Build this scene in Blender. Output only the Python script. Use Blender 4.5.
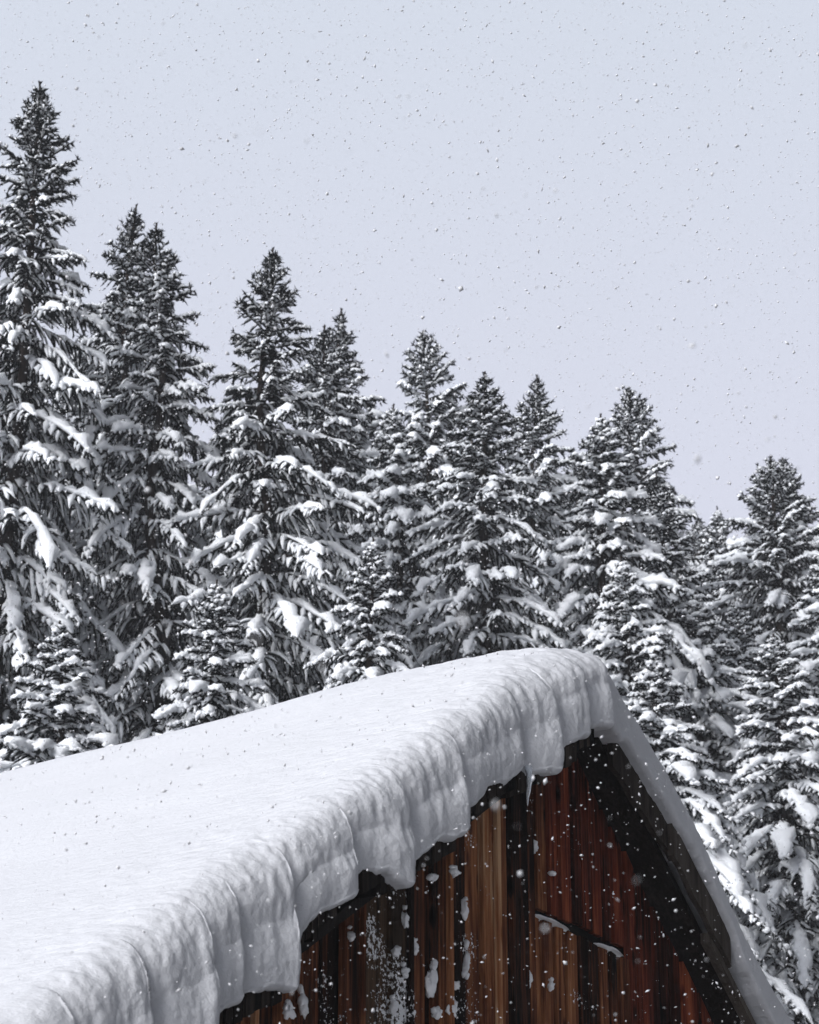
import bpy, math, random
import numpy as np

R = math.radians
SC = bpy.context.scene
for o in list(bpy.data.objects):
    bpy.data.objects.remove(o)

# ------------------------------------------------------------------ camera
EYE = 1.6
TILT = 25.0
cam_data = bpy.data.cameras.new("camera")
cam = bpy.data.objects.new("camera", cam_data)
SC.collection.objects.link(cam)
cam.location = (0, 0, EYE)
cam.rotation_euler = (R(90 + TILT), 0, 0)
cam_data.sensor_fit = 'VERTICAL'
cam_data.sensor_height = 36.0
cam_data.sensor_width = 36.0
cam_data.lens = 36.0 * 3000 / 1024
cam_data.clip_start = 0.1
cam_data.clip_end = 3000
cam_data.dof.use_dof = True
cam_data.dof.focus_distance = 18.5
cam_data.dof.aperture_fstop = 8.0
SC.camera = cam

# ------------------------------------------------------------------ sky, sun, exposure
SUN_EL, SUN_AZ = 24.0, (-0.68, -0.73)         # the soft brighter patch of the cloud, left and a little behind the camera
world = bpy.data.worlds.new("World")
SC.world = world
world.use_nodes = True
wn, wl = world.node_tree.nodes, world.node_tree.links
wn.clear()
w_out = wn.new('ShaderNodeOutputWorld')
w_bg = wn.new('ShaderNodeBackground')
w_sky = wn.new('ShaderNodeTexSky')
w_sky.sky_type = 'NISHITA'
w_sky.sun_disc = False
w_sky.sun_elevation = R(SUN_EL)
w_sky.sun_rotation = math.atan2(SUN_AZ[0], SUN_AZ[1])
w_sky.air_density = 1.0
w_sky.dust_density = 4.0
w_tc = wn.new('ShaderNodeTexCoord')
w_sep = wn.new('ShaderNodeSeparateXYZ')
wl.new(w_tc.outputs['Generated'], w_sep.inputs[0])
w_ramp = wn.new('ShaderNodeValToRGB')          # cloud deck: unseen low band brightened as added fill, unseen zenith dimmed
cr = w_ramp.color_ramp
cr.elements[0].position = 0.0
cr.elements[0].color = (0.56, 0.58, 0.65, 1)
cr.elements[1].position = 1.0
cr.elements[1].color = (0.11, 0.115, 0.125, 1)
for pos, col in ((0.17, (0.54, 0.56, 0.63, 1)), (0.25, (0.38, 0.385, 0.446, 1)), (0.36, (0.376, 0.378, 0.442, 1)), (0.58, (0.354, 0.379, 0.430, 1)), (0.75, (0.16, 0.17, 0.19, 1))):
    e = cr.elements.new(pos)
    e.color = col
wl.new(w_sep.outputs['Z'], w_ramp.inputs['Fac'])
w_noise = wn.new('ShaderNodeTexNoise')
w_noise.inputs['Scale'].default_value = 2.2
w_noise.inputs['Detail'].default_value = 3
wl.new(w_tc.outputs['Generated'], w_noise.inputs['Vector'])
w_mr = wn.new('ShaderNodeMapRange')
w_mr.inputs['To Min'].default_value = 7.7
w_mr.inputs['To Max'].default_value = 8.75
wl.new(w_noise.outputs['Fac'], w_mr.inputs['Value'])
w_scale = wn.new('ShaderNodeVectorMath')
w_scale.operation = 'SCALE'
wl.new(w_ramp.outputs['Color'], w_scale.inputs[0])
w_dot = wn.new('ShaderNodeVectorMath')           # added dimming of the unseen sky at the right, darkens the gable side
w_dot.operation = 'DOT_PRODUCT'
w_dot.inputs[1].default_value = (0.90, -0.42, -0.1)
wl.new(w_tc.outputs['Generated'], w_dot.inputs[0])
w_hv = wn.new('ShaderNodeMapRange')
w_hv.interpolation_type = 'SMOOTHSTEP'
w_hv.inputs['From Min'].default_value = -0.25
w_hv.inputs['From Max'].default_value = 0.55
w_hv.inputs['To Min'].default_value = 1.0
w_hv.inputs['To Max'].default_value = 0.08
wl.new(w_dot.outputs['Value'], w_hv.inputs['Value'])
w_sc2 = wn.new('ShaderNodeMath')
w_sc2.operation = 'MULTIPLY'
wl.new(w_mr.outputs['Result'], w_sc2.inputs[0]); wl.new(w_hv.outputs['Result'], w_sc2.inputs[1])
w_dt2 = wn.new('ShaderNodeVectorMath')           # added bright lobe out of view at the left, fills the tree fronts
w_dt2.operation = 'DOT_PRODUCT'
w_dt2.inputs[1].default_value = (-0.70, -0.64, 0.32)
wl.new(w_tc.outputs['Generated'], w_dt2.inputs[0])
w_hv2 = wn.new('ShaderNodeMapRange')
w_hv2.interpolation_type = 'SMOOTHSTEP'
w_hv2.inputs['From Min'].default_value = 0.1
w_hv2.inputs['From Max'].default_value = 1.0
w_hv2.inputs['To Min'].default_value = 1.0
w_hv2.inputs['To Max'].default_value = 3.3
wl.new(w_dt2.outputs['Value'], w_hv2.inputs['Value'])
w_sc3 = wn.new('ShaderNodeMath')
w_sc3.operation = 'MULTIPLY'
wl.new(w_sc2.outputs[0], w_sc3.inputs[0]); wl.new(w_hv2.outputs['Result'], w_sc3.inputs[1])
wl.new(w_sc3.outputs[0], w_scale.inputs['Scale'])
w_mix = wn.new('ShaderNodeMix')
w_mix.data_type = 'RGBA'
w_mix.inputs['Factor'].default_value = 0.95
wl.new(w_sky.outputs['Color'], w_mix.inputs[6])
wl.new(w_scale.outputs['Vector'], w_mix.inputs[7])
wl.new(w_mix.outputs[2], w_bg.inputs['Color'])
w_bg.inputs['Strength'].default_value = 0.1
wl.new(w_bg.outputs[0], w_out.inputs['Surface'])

sun_d = bpy.data.lights.new("sun", 'SUN')
sun_d.energy = 1.5
sun_d.angle = R(40)
sun_d.color = (1.0, 0.99, 0.98)
sun = bpy.data.objects.new("sun", sun_d)
SC.collection.objects.link(sun)
from mathutils import Vector, Matrix
_h = Vector((SUN_AZ[0], SUN_AZ[1], 0)).normalized()
_d = Vector((_h.x * math.cos(R(SUN_EL)), _h.y * math.cos(R(SUN_EL)), math.sin(R(SUN_EL))))
sun.rotation_euler = _d.to_track_quat('Z', 'Y').to_euler()

SC.view_settings.view_transform = 'Standard'
SC.view_settings.look = 'None'
SC.view_settings.exposure = 1.22
SC.view_settings.gamma = 1.0
SC.cycles.max_bounces = 8
SC.cycles.diffuse_bounces = 6
SC.cycles.volume_bounces = 1
SC.cycles.volume_step_rate = 4

# ------------------------------------------------------------------ helpers
def tag(o, label=None, cat=None, group=None, kind=None):
    for k, v in (('label', label), ('category', cat), ('group', group), ('kind', kind)):
        if v:
            o[k] = v
    return o

def empty(name, loc, rz=0.0, scale=1.0):
    o = bpy.data.objects.new(name, None)
    SC.collection.objects.link(o)
    o.location = loc
    o.rotation_euler = (0, 0, rz)
    o.scale = (scale,) * 3 if not isinstance(scale, tuple) else scale
    o.empty_display_size = 0.2
    return o

def np_mesh(name, verts, faces, smooth=False, attrs=None):
    """faces: (n,3) or (n,4) array, or a list of such arrays"""
    me = bpy.data.meshes.new(name)
    if not isinstance(faces, (list, tuple)):
        faces = [faces]
    faces = [np.asarray(f, np.int32) for f in faces if len(f)]
    verts = np.asarray(verts, np.float32)
    nl = sum(f.size for f in faces)
    npoly = sum(len(f) for f in faces)
    me.vertices.add(len(verts))
    me.vertices.foreach_set('co', verts.ravel())
    me.loops.add(nl)
    me.loops.foreach_set('vertex_index', np.concatenate([f.ravel() for f in faces]))
    me.polygons.add(npoly)
    sizes = np.concatenate([np.full(len(f), f.shape[1], np.int32) for f in faces])
    starts = np.concatenate([[0], np.cumsum(sizes)[:-1]]).astype(np.int32)
    me.polygons.foreach_set('loop_start', starts)
    me.polygons.foreach_set('use_smooth', np.full(npoly, smooth, bool))
    for k, arr in (attrs or {}).items():
        a = me.attributes.new(k, 'FLOAT', 'POINT')
        a.data.foreach_set('value', np.asarray(arr, np.float32))
    me.update(calc_edges=True)
    return me

def link(name, me, mat, parent=None):
    o = bpy.data.objects.new(name, me)
    SC.collection.objects.link(o)
    if mat and not me.materials:
        me.materials.append(mat)
    if parent:
        o.parent = parent
    return o

class Bag:
    """collects vertices and quads/tris for one mesh"""
    def __init__(s):
        s.v, s.q, s.t, s.n, s.a = [], [], [], 0, []
    def add(s, v, q=None, t=None, tint=0.0):
        v = np.asarray(v, float).reshape(-1, 3)
        if q is not None and len(q):
            s.q.append(np.asarray(q) + s.n)
        if t is not None and len(t):
            s.t.append(np.asarray(t) + s.n)
        s.v.append(v)
        s.a.append(np.full(len(v), tint) if np.isscalar(tint) else tint)
        s.n += len(v)
    def mesh(s, name, smooth=False):
        f = []
        if s.q: f.append(np.concatenate(s.q))
        if s.t: f.append(np.concatenate(s.t))
        return np_mesh(name, np.concatenate(s.v), f, smooth, {'tint': np.concatenate(s.a)})

_BOXQ = np.array([[0, 1, 3, 2], [4, 6, 7, 5], [0, 4, 5, 1], [2, 3, 7, 6], [0, 2, 6, 4], [1, 5, 7, 3]])
def prism(bag, quad0, quad1, tint=0.0):
    """solid between two matching outlines (lists of the same count of points), capped"""
    a, b = np.asarray(quad0, float), np.asarray(quad1, float)
    n = len(a)
    v = np.concatenate([a, b])
    q = [[i, (i + 1) % n, n + (i + 1) % n, n + i] for i in range(n)]
    t = [[0, i + 1, i] for i in range(1, n - 1)] + [[n, n + i, n + i + 1] for i in range(1, n - 1)]
    bag.add(v, q, t, tint)

# gradient noise in numpy
_rs = np.random.RandomState(7)
_perm = np.concatenate([_rs.permutation(256)] * 3)
_grad = _rs.normal(size=(256, 3)); _grad /= np.linalg.norm(_grad, axis=1)[:, None]
def noise3(x, y, z):
    x, y, z = np.broadcast_arrays(np.asarray(x, float), np.asarray(y, float), np.asarray(z, float))
    xi, yi, zi = np.floor(x).astype(int), np.floor(y).astype(int), np.floor(z).astype(int)
    xf, yf, zf = x - xi, y - yi, z - zi
    u, v, w = [f * f * f * (f * (f * 6 - 15) + 10) for f in (xf, yf, zf)]
    def g(dx, dy, dz):
        h = _perm[_perm[_perm[(xi + dx) & 255] + ((yi + dy) & 255)] + ((zi + dz) & 255)]
        gr = _grad[h]
        return gr[..., 0] * (xf - dx) + gr[..., 1] * (yf - dy) + gr[..., 2] * (zf - dz)
    def L(a, b, t): return a + (b - a) * t
    return 1.6 * L(L(L(g(0,0,0), g(1,0,0), u), L(g(0,1,0), g(1,1,0), u), v),
                   L(L(g(0,0,1), g(1,0,1), u), L(g(0,1,1), g(1,1,1), u), v), w)
def fbm(x, y, z, o=3):
    r, a = 0, 1.0
    for k in range(o):
        r = r + a * noise3(x * 2**k + 11.3 * k, y * 2**k, z * 2**k)
        a *= 0.5
    return r

def px(x, y, depth):
    """a point of the place: along the sight line measured at photo pixel (x, y), depth metres ahead"""
    a, b = (x - 409.5) / 3000, (512 - y) / 3000
    c, s = math.cos(R(TILT)), math.sin(R(TILT))
    dx, dy, dz = a, c - b * s, s + b * c
    return Vector((dx / dy * depth, depth, EYE + dz / dy * depth))

# ------------------------------------------------------------------ materials
def new_mat(name):
    m = bpy.data.materials.new(name)
    m.use_nodes = True
    n, l = m.node_tree.nodes, m.node_tree.links
    b = n['Principled BSDF']
    b.inputs['Specular IOR Level'].default_value = 0.2
    return m, n, l, b

def N(n, typ, **kw):
    nd = n.new(typ)
    for k, v in kw.items():
        if hasattr(nd, k):
            setattr(nd, k, v)
        else:
            nd.inputs[k].default_value = v
    return nd

def snow_material(name, base=(0.86, 0.87, 0.89), bump=0.25, scale=60.0, stretch=(1, 1, 1), dist=0.01, var=0.04):
    m, n, l, b = new_mat(name)
    tc = N(n, 'ShaderNodeTexCoord')
    mp = N(n, 'ShaderNodeMapping')
    mp.inputs['Scale'].default_value = stretch
    l.new(tc.outputs['Object'], mp.inputs['Vector'])
    nz = N(n, 'ShaderNodeTexNoise', Scale=scale, Detail=5.0, Roughness=0.62)
    l.new(mp.outputs[0], nz.inputs['Vector'])
    bp = N(n, 'ShaderNodeBump', Strength=bump, Distance=dist)
    l.new(nz.outputs['Fac'], bp.inputs['Height'])
    l.new(bp.outputs[0], b.inputs['Normal'])
    n2 = N(n, 'ShaderNodeTexNoise', Scale=7.0, Detail=4.0)
    l.new(tc.outputs['Object'], n2.inputs['Vector'])
    mx = N(n, 'ShaderNodeMix', data_type='RGBA')
    mx.inputs[6].default_value = tuple(c * (1 - var) for c in base) + (1,)
    mx.inputs[7].default_value = tuple(min(1, c * (1 + var * 0.6)) for c in base) + (1,)
    l.new(n2.outputs['Fac'], mx.inputs['Factor'])
    l.new(mx.outputs[2], b.inputs['Base Color'])
    b.inputs['Roughness'].default_value = 0.85
    return m

def wood_material(name, cols, rough=0.8, frost=False, spec=0.2):
    """vertical grain; the 'tint' value of each board slides it along the colour ramp"""
    m, n, l, b = new_mat(name)
    tc = N(n, 'ShaderNodeTexCoord')
    at = N(n, 'ShaderNodeAttribute', attribute_name='tint')
    off = N(n, 'ShaderNodeVectorMath', operation='SCALE')
    off.inputs[0].default_value = (37.0, 91.0, 53.0)
    l.new(at.outputs['Fac'], off.inputs['Scale'])
    ad = N(n, 'ShaderNodeVectorMath', operation='ADD')
    l.new(tc.outputs['Object'], ad.inputs[0]); l.new(off.outputs[0], ad.inputs[1])
    mp = N(n, 'ShaderNodeMapping')
    mp.inputs['Scale'].default_value = (22, 22, 0.9)
    l.new(ad.outputs[0], mp.inputs['Vector'])
    nz = N(n, 'ShaderNodeTexNoise', Scale=2.0, Detail=6.0, Roughness=0.65)
    l.new(mp.outputs[0], nz.inputs['Vector'])
    mp2 = N(n, 'ShaderNodeMapping')
    mp2.inputs['Scale'].default_value = (5, 5, 1.1)
    l.new(ad.outputs[0], mp2.inputs['Vector'])
    n2 = N(n, 'ShaderNodeTexNoise', Scale=1.0, Detail=3.0)
    l.new(mp2.outputs[0], n2.inputs['Vector'])
    m1 = N(n, 'ShaderNodeMath', operation='MULTIPLY_ADD')
    m1.inputs[1].default_value = 1.0; m1.inputs[2].default_value = -0.5
    l.new(nz.outputs['Fac'], m1.inputs[0])
    m2 = N(n, 'ShaderNodeMath', operation='MULTIPLY_ADD')
    m2.inputs[1].default_value = 1.0; m2.inputs[2].default_value = -0.5
    l.new(n2.outputs['Fac'], m2.inputs[0])
    s1 = N(n, 'ShaderNodeMath', operation='ADD'); l.new(m1.outputs[0], s1.inputs[0]); l.new(m2.outputs[0], s1.inputs[1])
    vk = N(n, 'ShaderNodeTexVoronoi', Scale=1.0)         # knots and rot spots
    mk = N(n, 'ShaderNodeMapping'); mk.inputs['Scale'].default_value = (9, 9, 3.2)
    l.new(ad.outputs[0], mk.inputs['Vector']); l.new(mk.outputs[0], vk.inputs['Vector'])
    kk = N(n, 'ShaderNodeMapRange'); kk.inputs['From Min'].default_value = 0.06; kk.inputs['From Max'].default_value = 0.24
    kk.inputs['To Min'].default_value = -0.32; kk.inputs['To Max'].default_value = 0.02
    l.new(vk.outputs['Distance'], kk.inputs['Value'])
    s0 = N(n, 'ShaderNodeMath', operation='ADD'); l.new(s1.outputs[0], s0.inputs[0]); l.new(kk.outputs[0], s0.inputs[1])
    s1 = s0
    s2 = N(n, 'ShaderNodeMath', operation='ADD'); l.new(s1.outputs[0], s2.inputs[0]); l.new(at.outputs['Fac'], s2.inputs[1])
    rp = N(n, 'ShaderNodeValToRGB')
    rp.color_ramp.elements[0].position = 0.0
    rp.color_ramp.elements[1].position = 1.0
    rp.color_ramp.elements[0].color = cols[0] + (1,)
    rp.color_ramp.elements[1].color = cols[-1] + (1,)
    for i, c in enumerate(cols[1:-1]):
        e = rp.color_ramp.elements.new((i + 1) / (len(cols) - 1)); e.color = c + (1,)
    l.new(s2.outputs[0], rp.inputs['Fac'])
    l.new(rp.outputs['Color'], b.inputs['Base Color'])
    b.inputs['Roughness'].default_value = rough
    b.inputs['Specular IOR Level'].default_value = spec
    bp = N(n, 'ShaderNodeBump', Strength=0.9, Distance=0.012)
    l.new(nz.outputs['Fac'], bp.inputs['Height'])
    l.new(bp.outputs[0], b.inputs['Normal'])
    if frost:
        nf = N(n, 'ShaderNodeTexNoise', Scale=42.0, Detail=3.0, Roughness=0.7)
        l.new(tc.outputs['Object'], nf.inputs['Vector'])
        nb = N(n, 'ShaderNodeTexNoise', Scale=2.6, Detail=2.0)
        l.new(tc.outputs['Object'], nb.inputs['Vector'])
        mm = N(n, 'ShaderNodeMath', operation='MULTIPLY'); l.new(nf.outputs['Fac'], mm.inputs[0]); l.new(nb.outputs['Fac'], mm.inputs[1])
        gt = N(n, 'ShaderNodeMapRange'); gt.inputs['From Min'].default_value = frost; gt.inputs['From Max'].default_value = frost + 0.03
        l.new(mm.outputs[0], gt.inputs['Value'])
        mx = N(n, 'ShaderNodeMix', data_type='RGBA')
        mx.inputs[7].default_value = (0.8, 0.81, 0.83, 1)
        l.new(gt.outputs[0], mx.inputs['Factor']); l.new(rp.outputs['Color'], mx.inputs[6])
        l.new(mx.outputs[2], b.inputs['Base Color'])
    return m

def simple_material(name, c1, c2, scale=8.0, rough=0.85, tint=False):
    m, n, l, b = new_mat(name)
    tc = N(n, 'ShaderNodeTexCoord')
    nz = N(n, 'ShaderNodeTexNoise', Scale=scale, Detail=4.0)
    l.new(tc.outputs['Object'], nz.inputs['Vector'])
    mx = N(n, 'ShaderNodeMix', data_type='RGBA')
    mx.inputs[6].default_value = c1 + (1,); mx.inputs[7].default_value = c2 + (1,)
    if tint:
        at = N(n, 'ShaderNodeAttribute', attribute_name='tint')
        l.new(at.outputs['Fac'], mx.inputs['Factor'])
    else:
        l.new(nz.outputs['Fac'], mx.inputs['Factor'])
    l.new(mx.outputs[2], b.inputs['Base Color'])
    b.inputs['Roughness'].default_value = rough
    return m

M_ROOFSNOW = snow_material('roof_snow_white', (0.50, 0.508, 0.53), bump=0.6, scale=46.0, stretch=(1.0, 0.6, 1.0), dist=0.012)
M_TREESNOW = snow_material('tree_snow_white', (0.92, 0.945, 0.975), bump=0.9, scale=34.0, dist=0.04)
M_CLUMP = snow_material('clump_snow_white', (0.86, 0.87, 0.89), bump=0.4, scale=70.0)
M_GROUND = snow_material('dulled_ground_snow', (0.34, 0.34, 0.345), bump=0.4, scale=1.5, dist=0.1, var=0.25)  # unseen ground snow, darkened to cut light bounced onto the gable
M_FLAKE = simple_material('snowflake_white', (0.50, 0.51, 0.52), (0.62, 0.62, 0.64))
M_BOARD = wood_material('weathered_brown_boards', [(0.004, 0.0035, 0.0035), (0.014, 0.008, 0.006), (0.10, 0.033, 0.016), (0.30, 0.122, 0.052), (0.52, 0.32, 0.18)], frost=0.40, spec=0.04)
M_RED = wood_material('dark_red_boards', [(0.004, 0.0035, 0.0035), (0.03, 0.010, 0.007), (0.13, 0.028, 0.015), (0.32, 0.085, 0.036), (0.45, 0.2, 0.09)], frost=0.42, spec=0.04)
M_FROST = wood_material('frosted_boards', [(0.01, 0.007, 0.006), (0.04, 0.028, 0.02), (0.10, 0.06, 0.035), (0.17, 0.11, 0.07)], frost=0.30, spec=0.05)
M_DARK = wood_material('dark_roof_timber', [(0.012, 0.010, 0.009), (0.026, 0.021, 0.018), (0.048, 0.040, 0.034), (0.085, 0.074, 0.064)], spec=0.08)
M_SHAKE = wood_material('black_wet_shakes', [(0.005, 0.005, 0.005), (0.018, 0.014, 0.012), (0.05, 0.04, 0.033), (0.11, 0.09, 0.075)], spec=0.05)
M_BARK = simple_material('spruce_bark', (0.012, 0.009, 0.008), (0.045, 0.035, 0.03), 30.0)
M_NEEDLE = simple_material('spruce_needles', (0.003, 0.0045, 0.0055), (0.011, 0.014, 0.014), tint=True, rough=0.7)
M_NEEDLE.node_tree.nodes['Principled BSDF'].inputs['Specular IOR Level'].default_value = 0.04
M_BARK.node_tree.nodes['Principled BSDF'].inputs['Specular IOR Level'].default_value = 0.04
M_TWIG = simple_material('bare_twigs', (0.07, 0.06, 0.055), (0.13, 0.12, 0.11), 12.0)
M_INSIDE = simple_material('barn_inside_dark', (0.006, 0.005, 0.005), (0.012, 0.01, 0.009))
m_ice, _n, _l, _b = new_mat('ice')
_b.inputs['Base Color'].default_value = (0.85, 0.9, 0.95, 1)
_b.inputs['Roughness'].default_value = 0.12
_b.inputs['Transmission Weight'].default_value = 0.85
_b.inputs['IOR'].default_value = 1.31
M_ICE = m_ice

# ------------------------------------------------------------------ ground: level yard, then a hillside
def ground_z(x, y):
    x, y = np.asarray(x, float), np.asarray(y, float)
    t = np.clip((y - 26) / 70, 0, 1)
    z = 25.0 * (t * 1.15 - 0.15 * t * t) * np.clip((y - 26) / 10, 0, 1)
    far = np.clip((y - 110) / 400, 0, 1)
    return z * (1 - 0.3 * far) + 0.25 * noise3(x * 0.15, y * 0.15, 0.0) * np.clip((y - 20) / 20, 0, 1)
gx = np.concatenate([np.linspace(-900, -70, 24), np.linspace(-65, 65, 66), np.linspace(70, 900, 24)])
gy = np.concatenate([np.linspace(-700, -12, 20), np.linspace(-10, 120, 66), np.linspace(130, 1200, 26)])
GX, GY = np.meshgrid(gx, gy)
gv = np.stack([GX, GY, ground_z(GX, GY)], -1).reshape(-1, 3)
nx, ny = len(gx), len(gy)
idx = np.arange(nx * ny).reshape(ny, nx)
gq = np.stack([idx[:-1, :-1], idx[:-1, 1:], idx[1:, 1:], idx[1:, :-1]], -1).reshape(-1, 4)
tag(link('ground', np_mesh('ground', gv, gq, True), M_GROUND), kind='structure')

# ------------------------------------------------------------------ barn
# local axes: x along the gable to the right, y along the ridge away from us, z up
BX, BY, BROT = 0.999, 16.0, 56.0
barn = empty('barn', (BX, BY, 0), R(BROT))
tag(barn, 'old barn of weathered red-brown vertical boards under a deep load of snow', 'barn')
RIDGE_V, RIDGE_Z = -0.2, 7.68
SL, SRt = 0.71, 0.80
EAVE_L, EAVE_R = -5.6, 4.7
DEPTH = 12.0
def deck_z(v):
    v = np.asarray(v, float)
    return np.where(v < RIDGE_V, RIDGE_Z - SL * (RIDGE_V - v), RIDGE_Z - SRt * (v - RIDGE_V))
rng = random.Random(11)

# roof boarding: one sheet of timber per slope, joined at the ridge
b = Bag()
TH = 0.07
for sgn, ve in ((-1, EAVE_L), (1, EAVE_R)):
    ze = float(deck_z(ve))
    u0 = -0.36 if sgn < 0 else -0.17
    a0 = [(RIDGE_V, -0.17, RIDGE_Z - 0.01), (ve, u0, ze - 0.01), (ve, u0, ze - TH), (RIDGE_V, -0.17, RIDGE_Z - TH)]
    a1 = [(p[0], DEPTH, p[2]) for p in a0]
    prism(b, a0, a1, 0.03)
link('roof', b.mesh('roof'), M_DARK, barn)

# gable boards --------------------------------------------------------------
def gable_board(bag, v0, v1, zb, zt0, zt1, u, th, tint, bev=0.006):
    a = [(v0, u, zb), (v0 + bev, u - th + bev * 0, zb), (v1 - bev, u - th, zb), (v1, u, zb)]
    a[1] = (v0 + bev, u - th, zb)
    c = [(v0, u, zt0), (v0 + bev, u - th, zt0), (v1 - bev, u - th, zt1), (v1, u, zt1)]
    prism(bag, a, c, tint)

LEDGE_Z = 6.437
boards, frosted, lower, red = Bag(), Bag(), Bag(), Bag()
v = EAVE_L + 0.25
special = {}
while v < EAVE_R - 0.25:
    w = rng.uniform(0.10, 0.19)
    if v < -0.66 < v + w + 0.05: w = -0.635 - v
    if v > -0.64 and v < 0.5: w = rng.uniform(0.09, 0.14)
    if v < 0.43 < v + w + 0.05: w = 0.43 - v
    v1 = v + w - rng.uniform(0.008, 0.026)
    zt0, zt1 = float(deck_z(v)) - TH - 0.012, float(deck_z(v1)) - TH - 0.012
    left = v < -0.64
    if left:
        u = rng.uniform(-0.04, 0.005)
        tint = rng.choice([0.14, 0.40, 0.50, 0.56, 0.64, 0.28])
    else:
        u = rng.uniform(0.035, 0.055)
        tint = rng.choice([0.22, 0.30, 0.36, 0.42, 0.50])
    bev = rng.uniform(0.004, 0.012)
    if -0.64 < v < 0.40:
        gable_board(boards if v < -0.4 else red, v, v1, 6.515 + rng.uniform(-.01, .012), zt0, zt1, u, 0.03, tint + (0.2 if v < -0.4 else 0), bev)
        gable_board(lower, v, v1, 0.0, LEDGE_Z + rng.uniform(-.006, .006), LEDGE_Z + rng.uniform(-.006, .006), u - 0.03, 0.03, tint + (0.22 if v < -0.45 else 0.03), bev)
    elif -2.32 < v < -1.98:
        gable_board(frosted, v, v1, 0.0, zt0, zt1, u, 0.03, 0.4, bev)
    else:
        if -0.95 < v < -0.8 and v1 < -0.64: tint = 0.24
        gable_board(boards if left else red, v, v1, 0.0, zt0, zt1, u, 0.03, tint, bev)
    # a narrow cover strip over some joints
    if left and rng.random() < 0.45 and v1 < -0.75:
        s = rng.uniform(0.035, 0.06)
        zc = float(deck_z(v1)) - TH - rng.uniform(0.02, 0.06)
        gable_board(boards, v1 - s / 2, v1 + s / 2, 0.0, zc, zc, u - 0.035, 0.022, tint + 0.12, 0.008)
    v += w
link('gable_boards', boards.mesh('gable_boards'), M_BOARD, barn)
link('lower_boards', lower.mesh('lower_boards'), M_BOARD, barn)
tag(link('upper_boards', red.mesh('upper_boards'), M_RED, barn), 'darker red boards set back in the right half of the gable')
tag(link('frosted_board', frosted.mesh('frosted_board'), M_FROST, barn), 'board peppered with driven snow')

# block behind the boards, interior shade put in its near-black colour so that gaps read black, and the other three walls
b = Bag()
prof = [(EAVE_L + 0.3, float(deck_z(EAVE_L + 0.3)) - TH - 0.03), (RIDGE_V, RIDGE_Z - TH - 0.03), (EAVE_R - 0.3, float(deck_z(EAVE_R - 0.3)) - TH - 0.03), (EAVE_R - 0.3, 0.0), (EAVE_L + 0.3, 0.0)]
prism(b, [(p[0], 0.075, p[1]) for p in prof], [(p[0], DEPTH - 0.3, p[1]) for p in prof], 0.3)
link('inner_shade_block', b.mesh('inner_shade_block'), M_INSIDE, barn)
for nm, vv, sg in (('side_wall', EAVE_L + 0.28, -1), ('side_wall', EAVE_R - 0.28, 1)):
    b = Bag()
    u = 0.08
    zt = float(deck_z(vv)) - TH - 0.08
    while u < DEPTH - 0.3:
        w = rng.uniform(0.15, 0.22)
        t = rng.uniform(0.0, 0.012)
        a = [(vv, u, 0), (vv, u + w - 0.01, 0), (vv + sg * (0.03 + t), u + w - 0.01, 0), (vv + sg * (0.03 + t), u, 0)]
        prism(b, a, [(p[0], p[1], zt) for p in a], rng.uniform(0.25, 0.6))
        u += w
    link(nm, b.mesh(nm), M_BOARD, barn)

# black ends of the roof shakes that poke out below the snow on the near slope
SNOW_BOT = [(-6.2, 3.42), (-5.6, 3.86), (-5.05, 4.20), (-4.6, 4.50), (-4.3, 4.74), (-4.05, 4.86), (-3.96, 4.92), (-3.934, 5.05), (-3.73, 5.16), (-3.70, 5.20), (-3.53, 5.262), (-3.40, 5.285), (-3.365, 5.30), (-3.345, 5.47), (-3.307, 5.49), (-3.28, 5.48),
            (-3.255, 5.58), (-3.20, 5.67), (-3.024, 5.78), (-2.95, 5.82), (-2.905, 5.85), (-2.885, 5.94), (-2.743, 6.03), (-2.62, 6.045), (-2.50, 6.00), (-2.455, 6.01), (-2.43, 6.11), (-2.294, 6.227), (-2.15, 6.34),
            (-1.99, 6.40), (-1.955, 6.43), (-1.92, 6.53), (-1.727, 6.70), (-1.68, 6.78), (-1.536, 6.82), (-1.38, 6.93), (-1.22, 6.975), (-1.06, 7.02), (-1.04, 7.04), (-1.0, 7.14), (-0.90, 7.23), (-0.76, 7.31), (-0.715, 7.32), (-0.675, 7.40), (-0.549, 7.45), (-0.46, 7.465), (-0.42, 7.50), (-0.36, 7.58),
            (-0.30, 7.60), (-0.213, 7.59), (-0.16, 7.56), (-0.10, 7.53), (-0.038, 7.55), (0.05, 7.50), (0.221, 7.396), (0.518, 7.219), (0.752, 7.069), (0.973, 6.876), (1.138, 6.715), (1.277, 6.53), (1.431, 6.40), (1.85, 6.07), (3.0, 5.15), (4.6, 3.87), (5.0, 3.56)]
sb = np.array(SNOW_BOT)
b = Bag()
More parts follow.
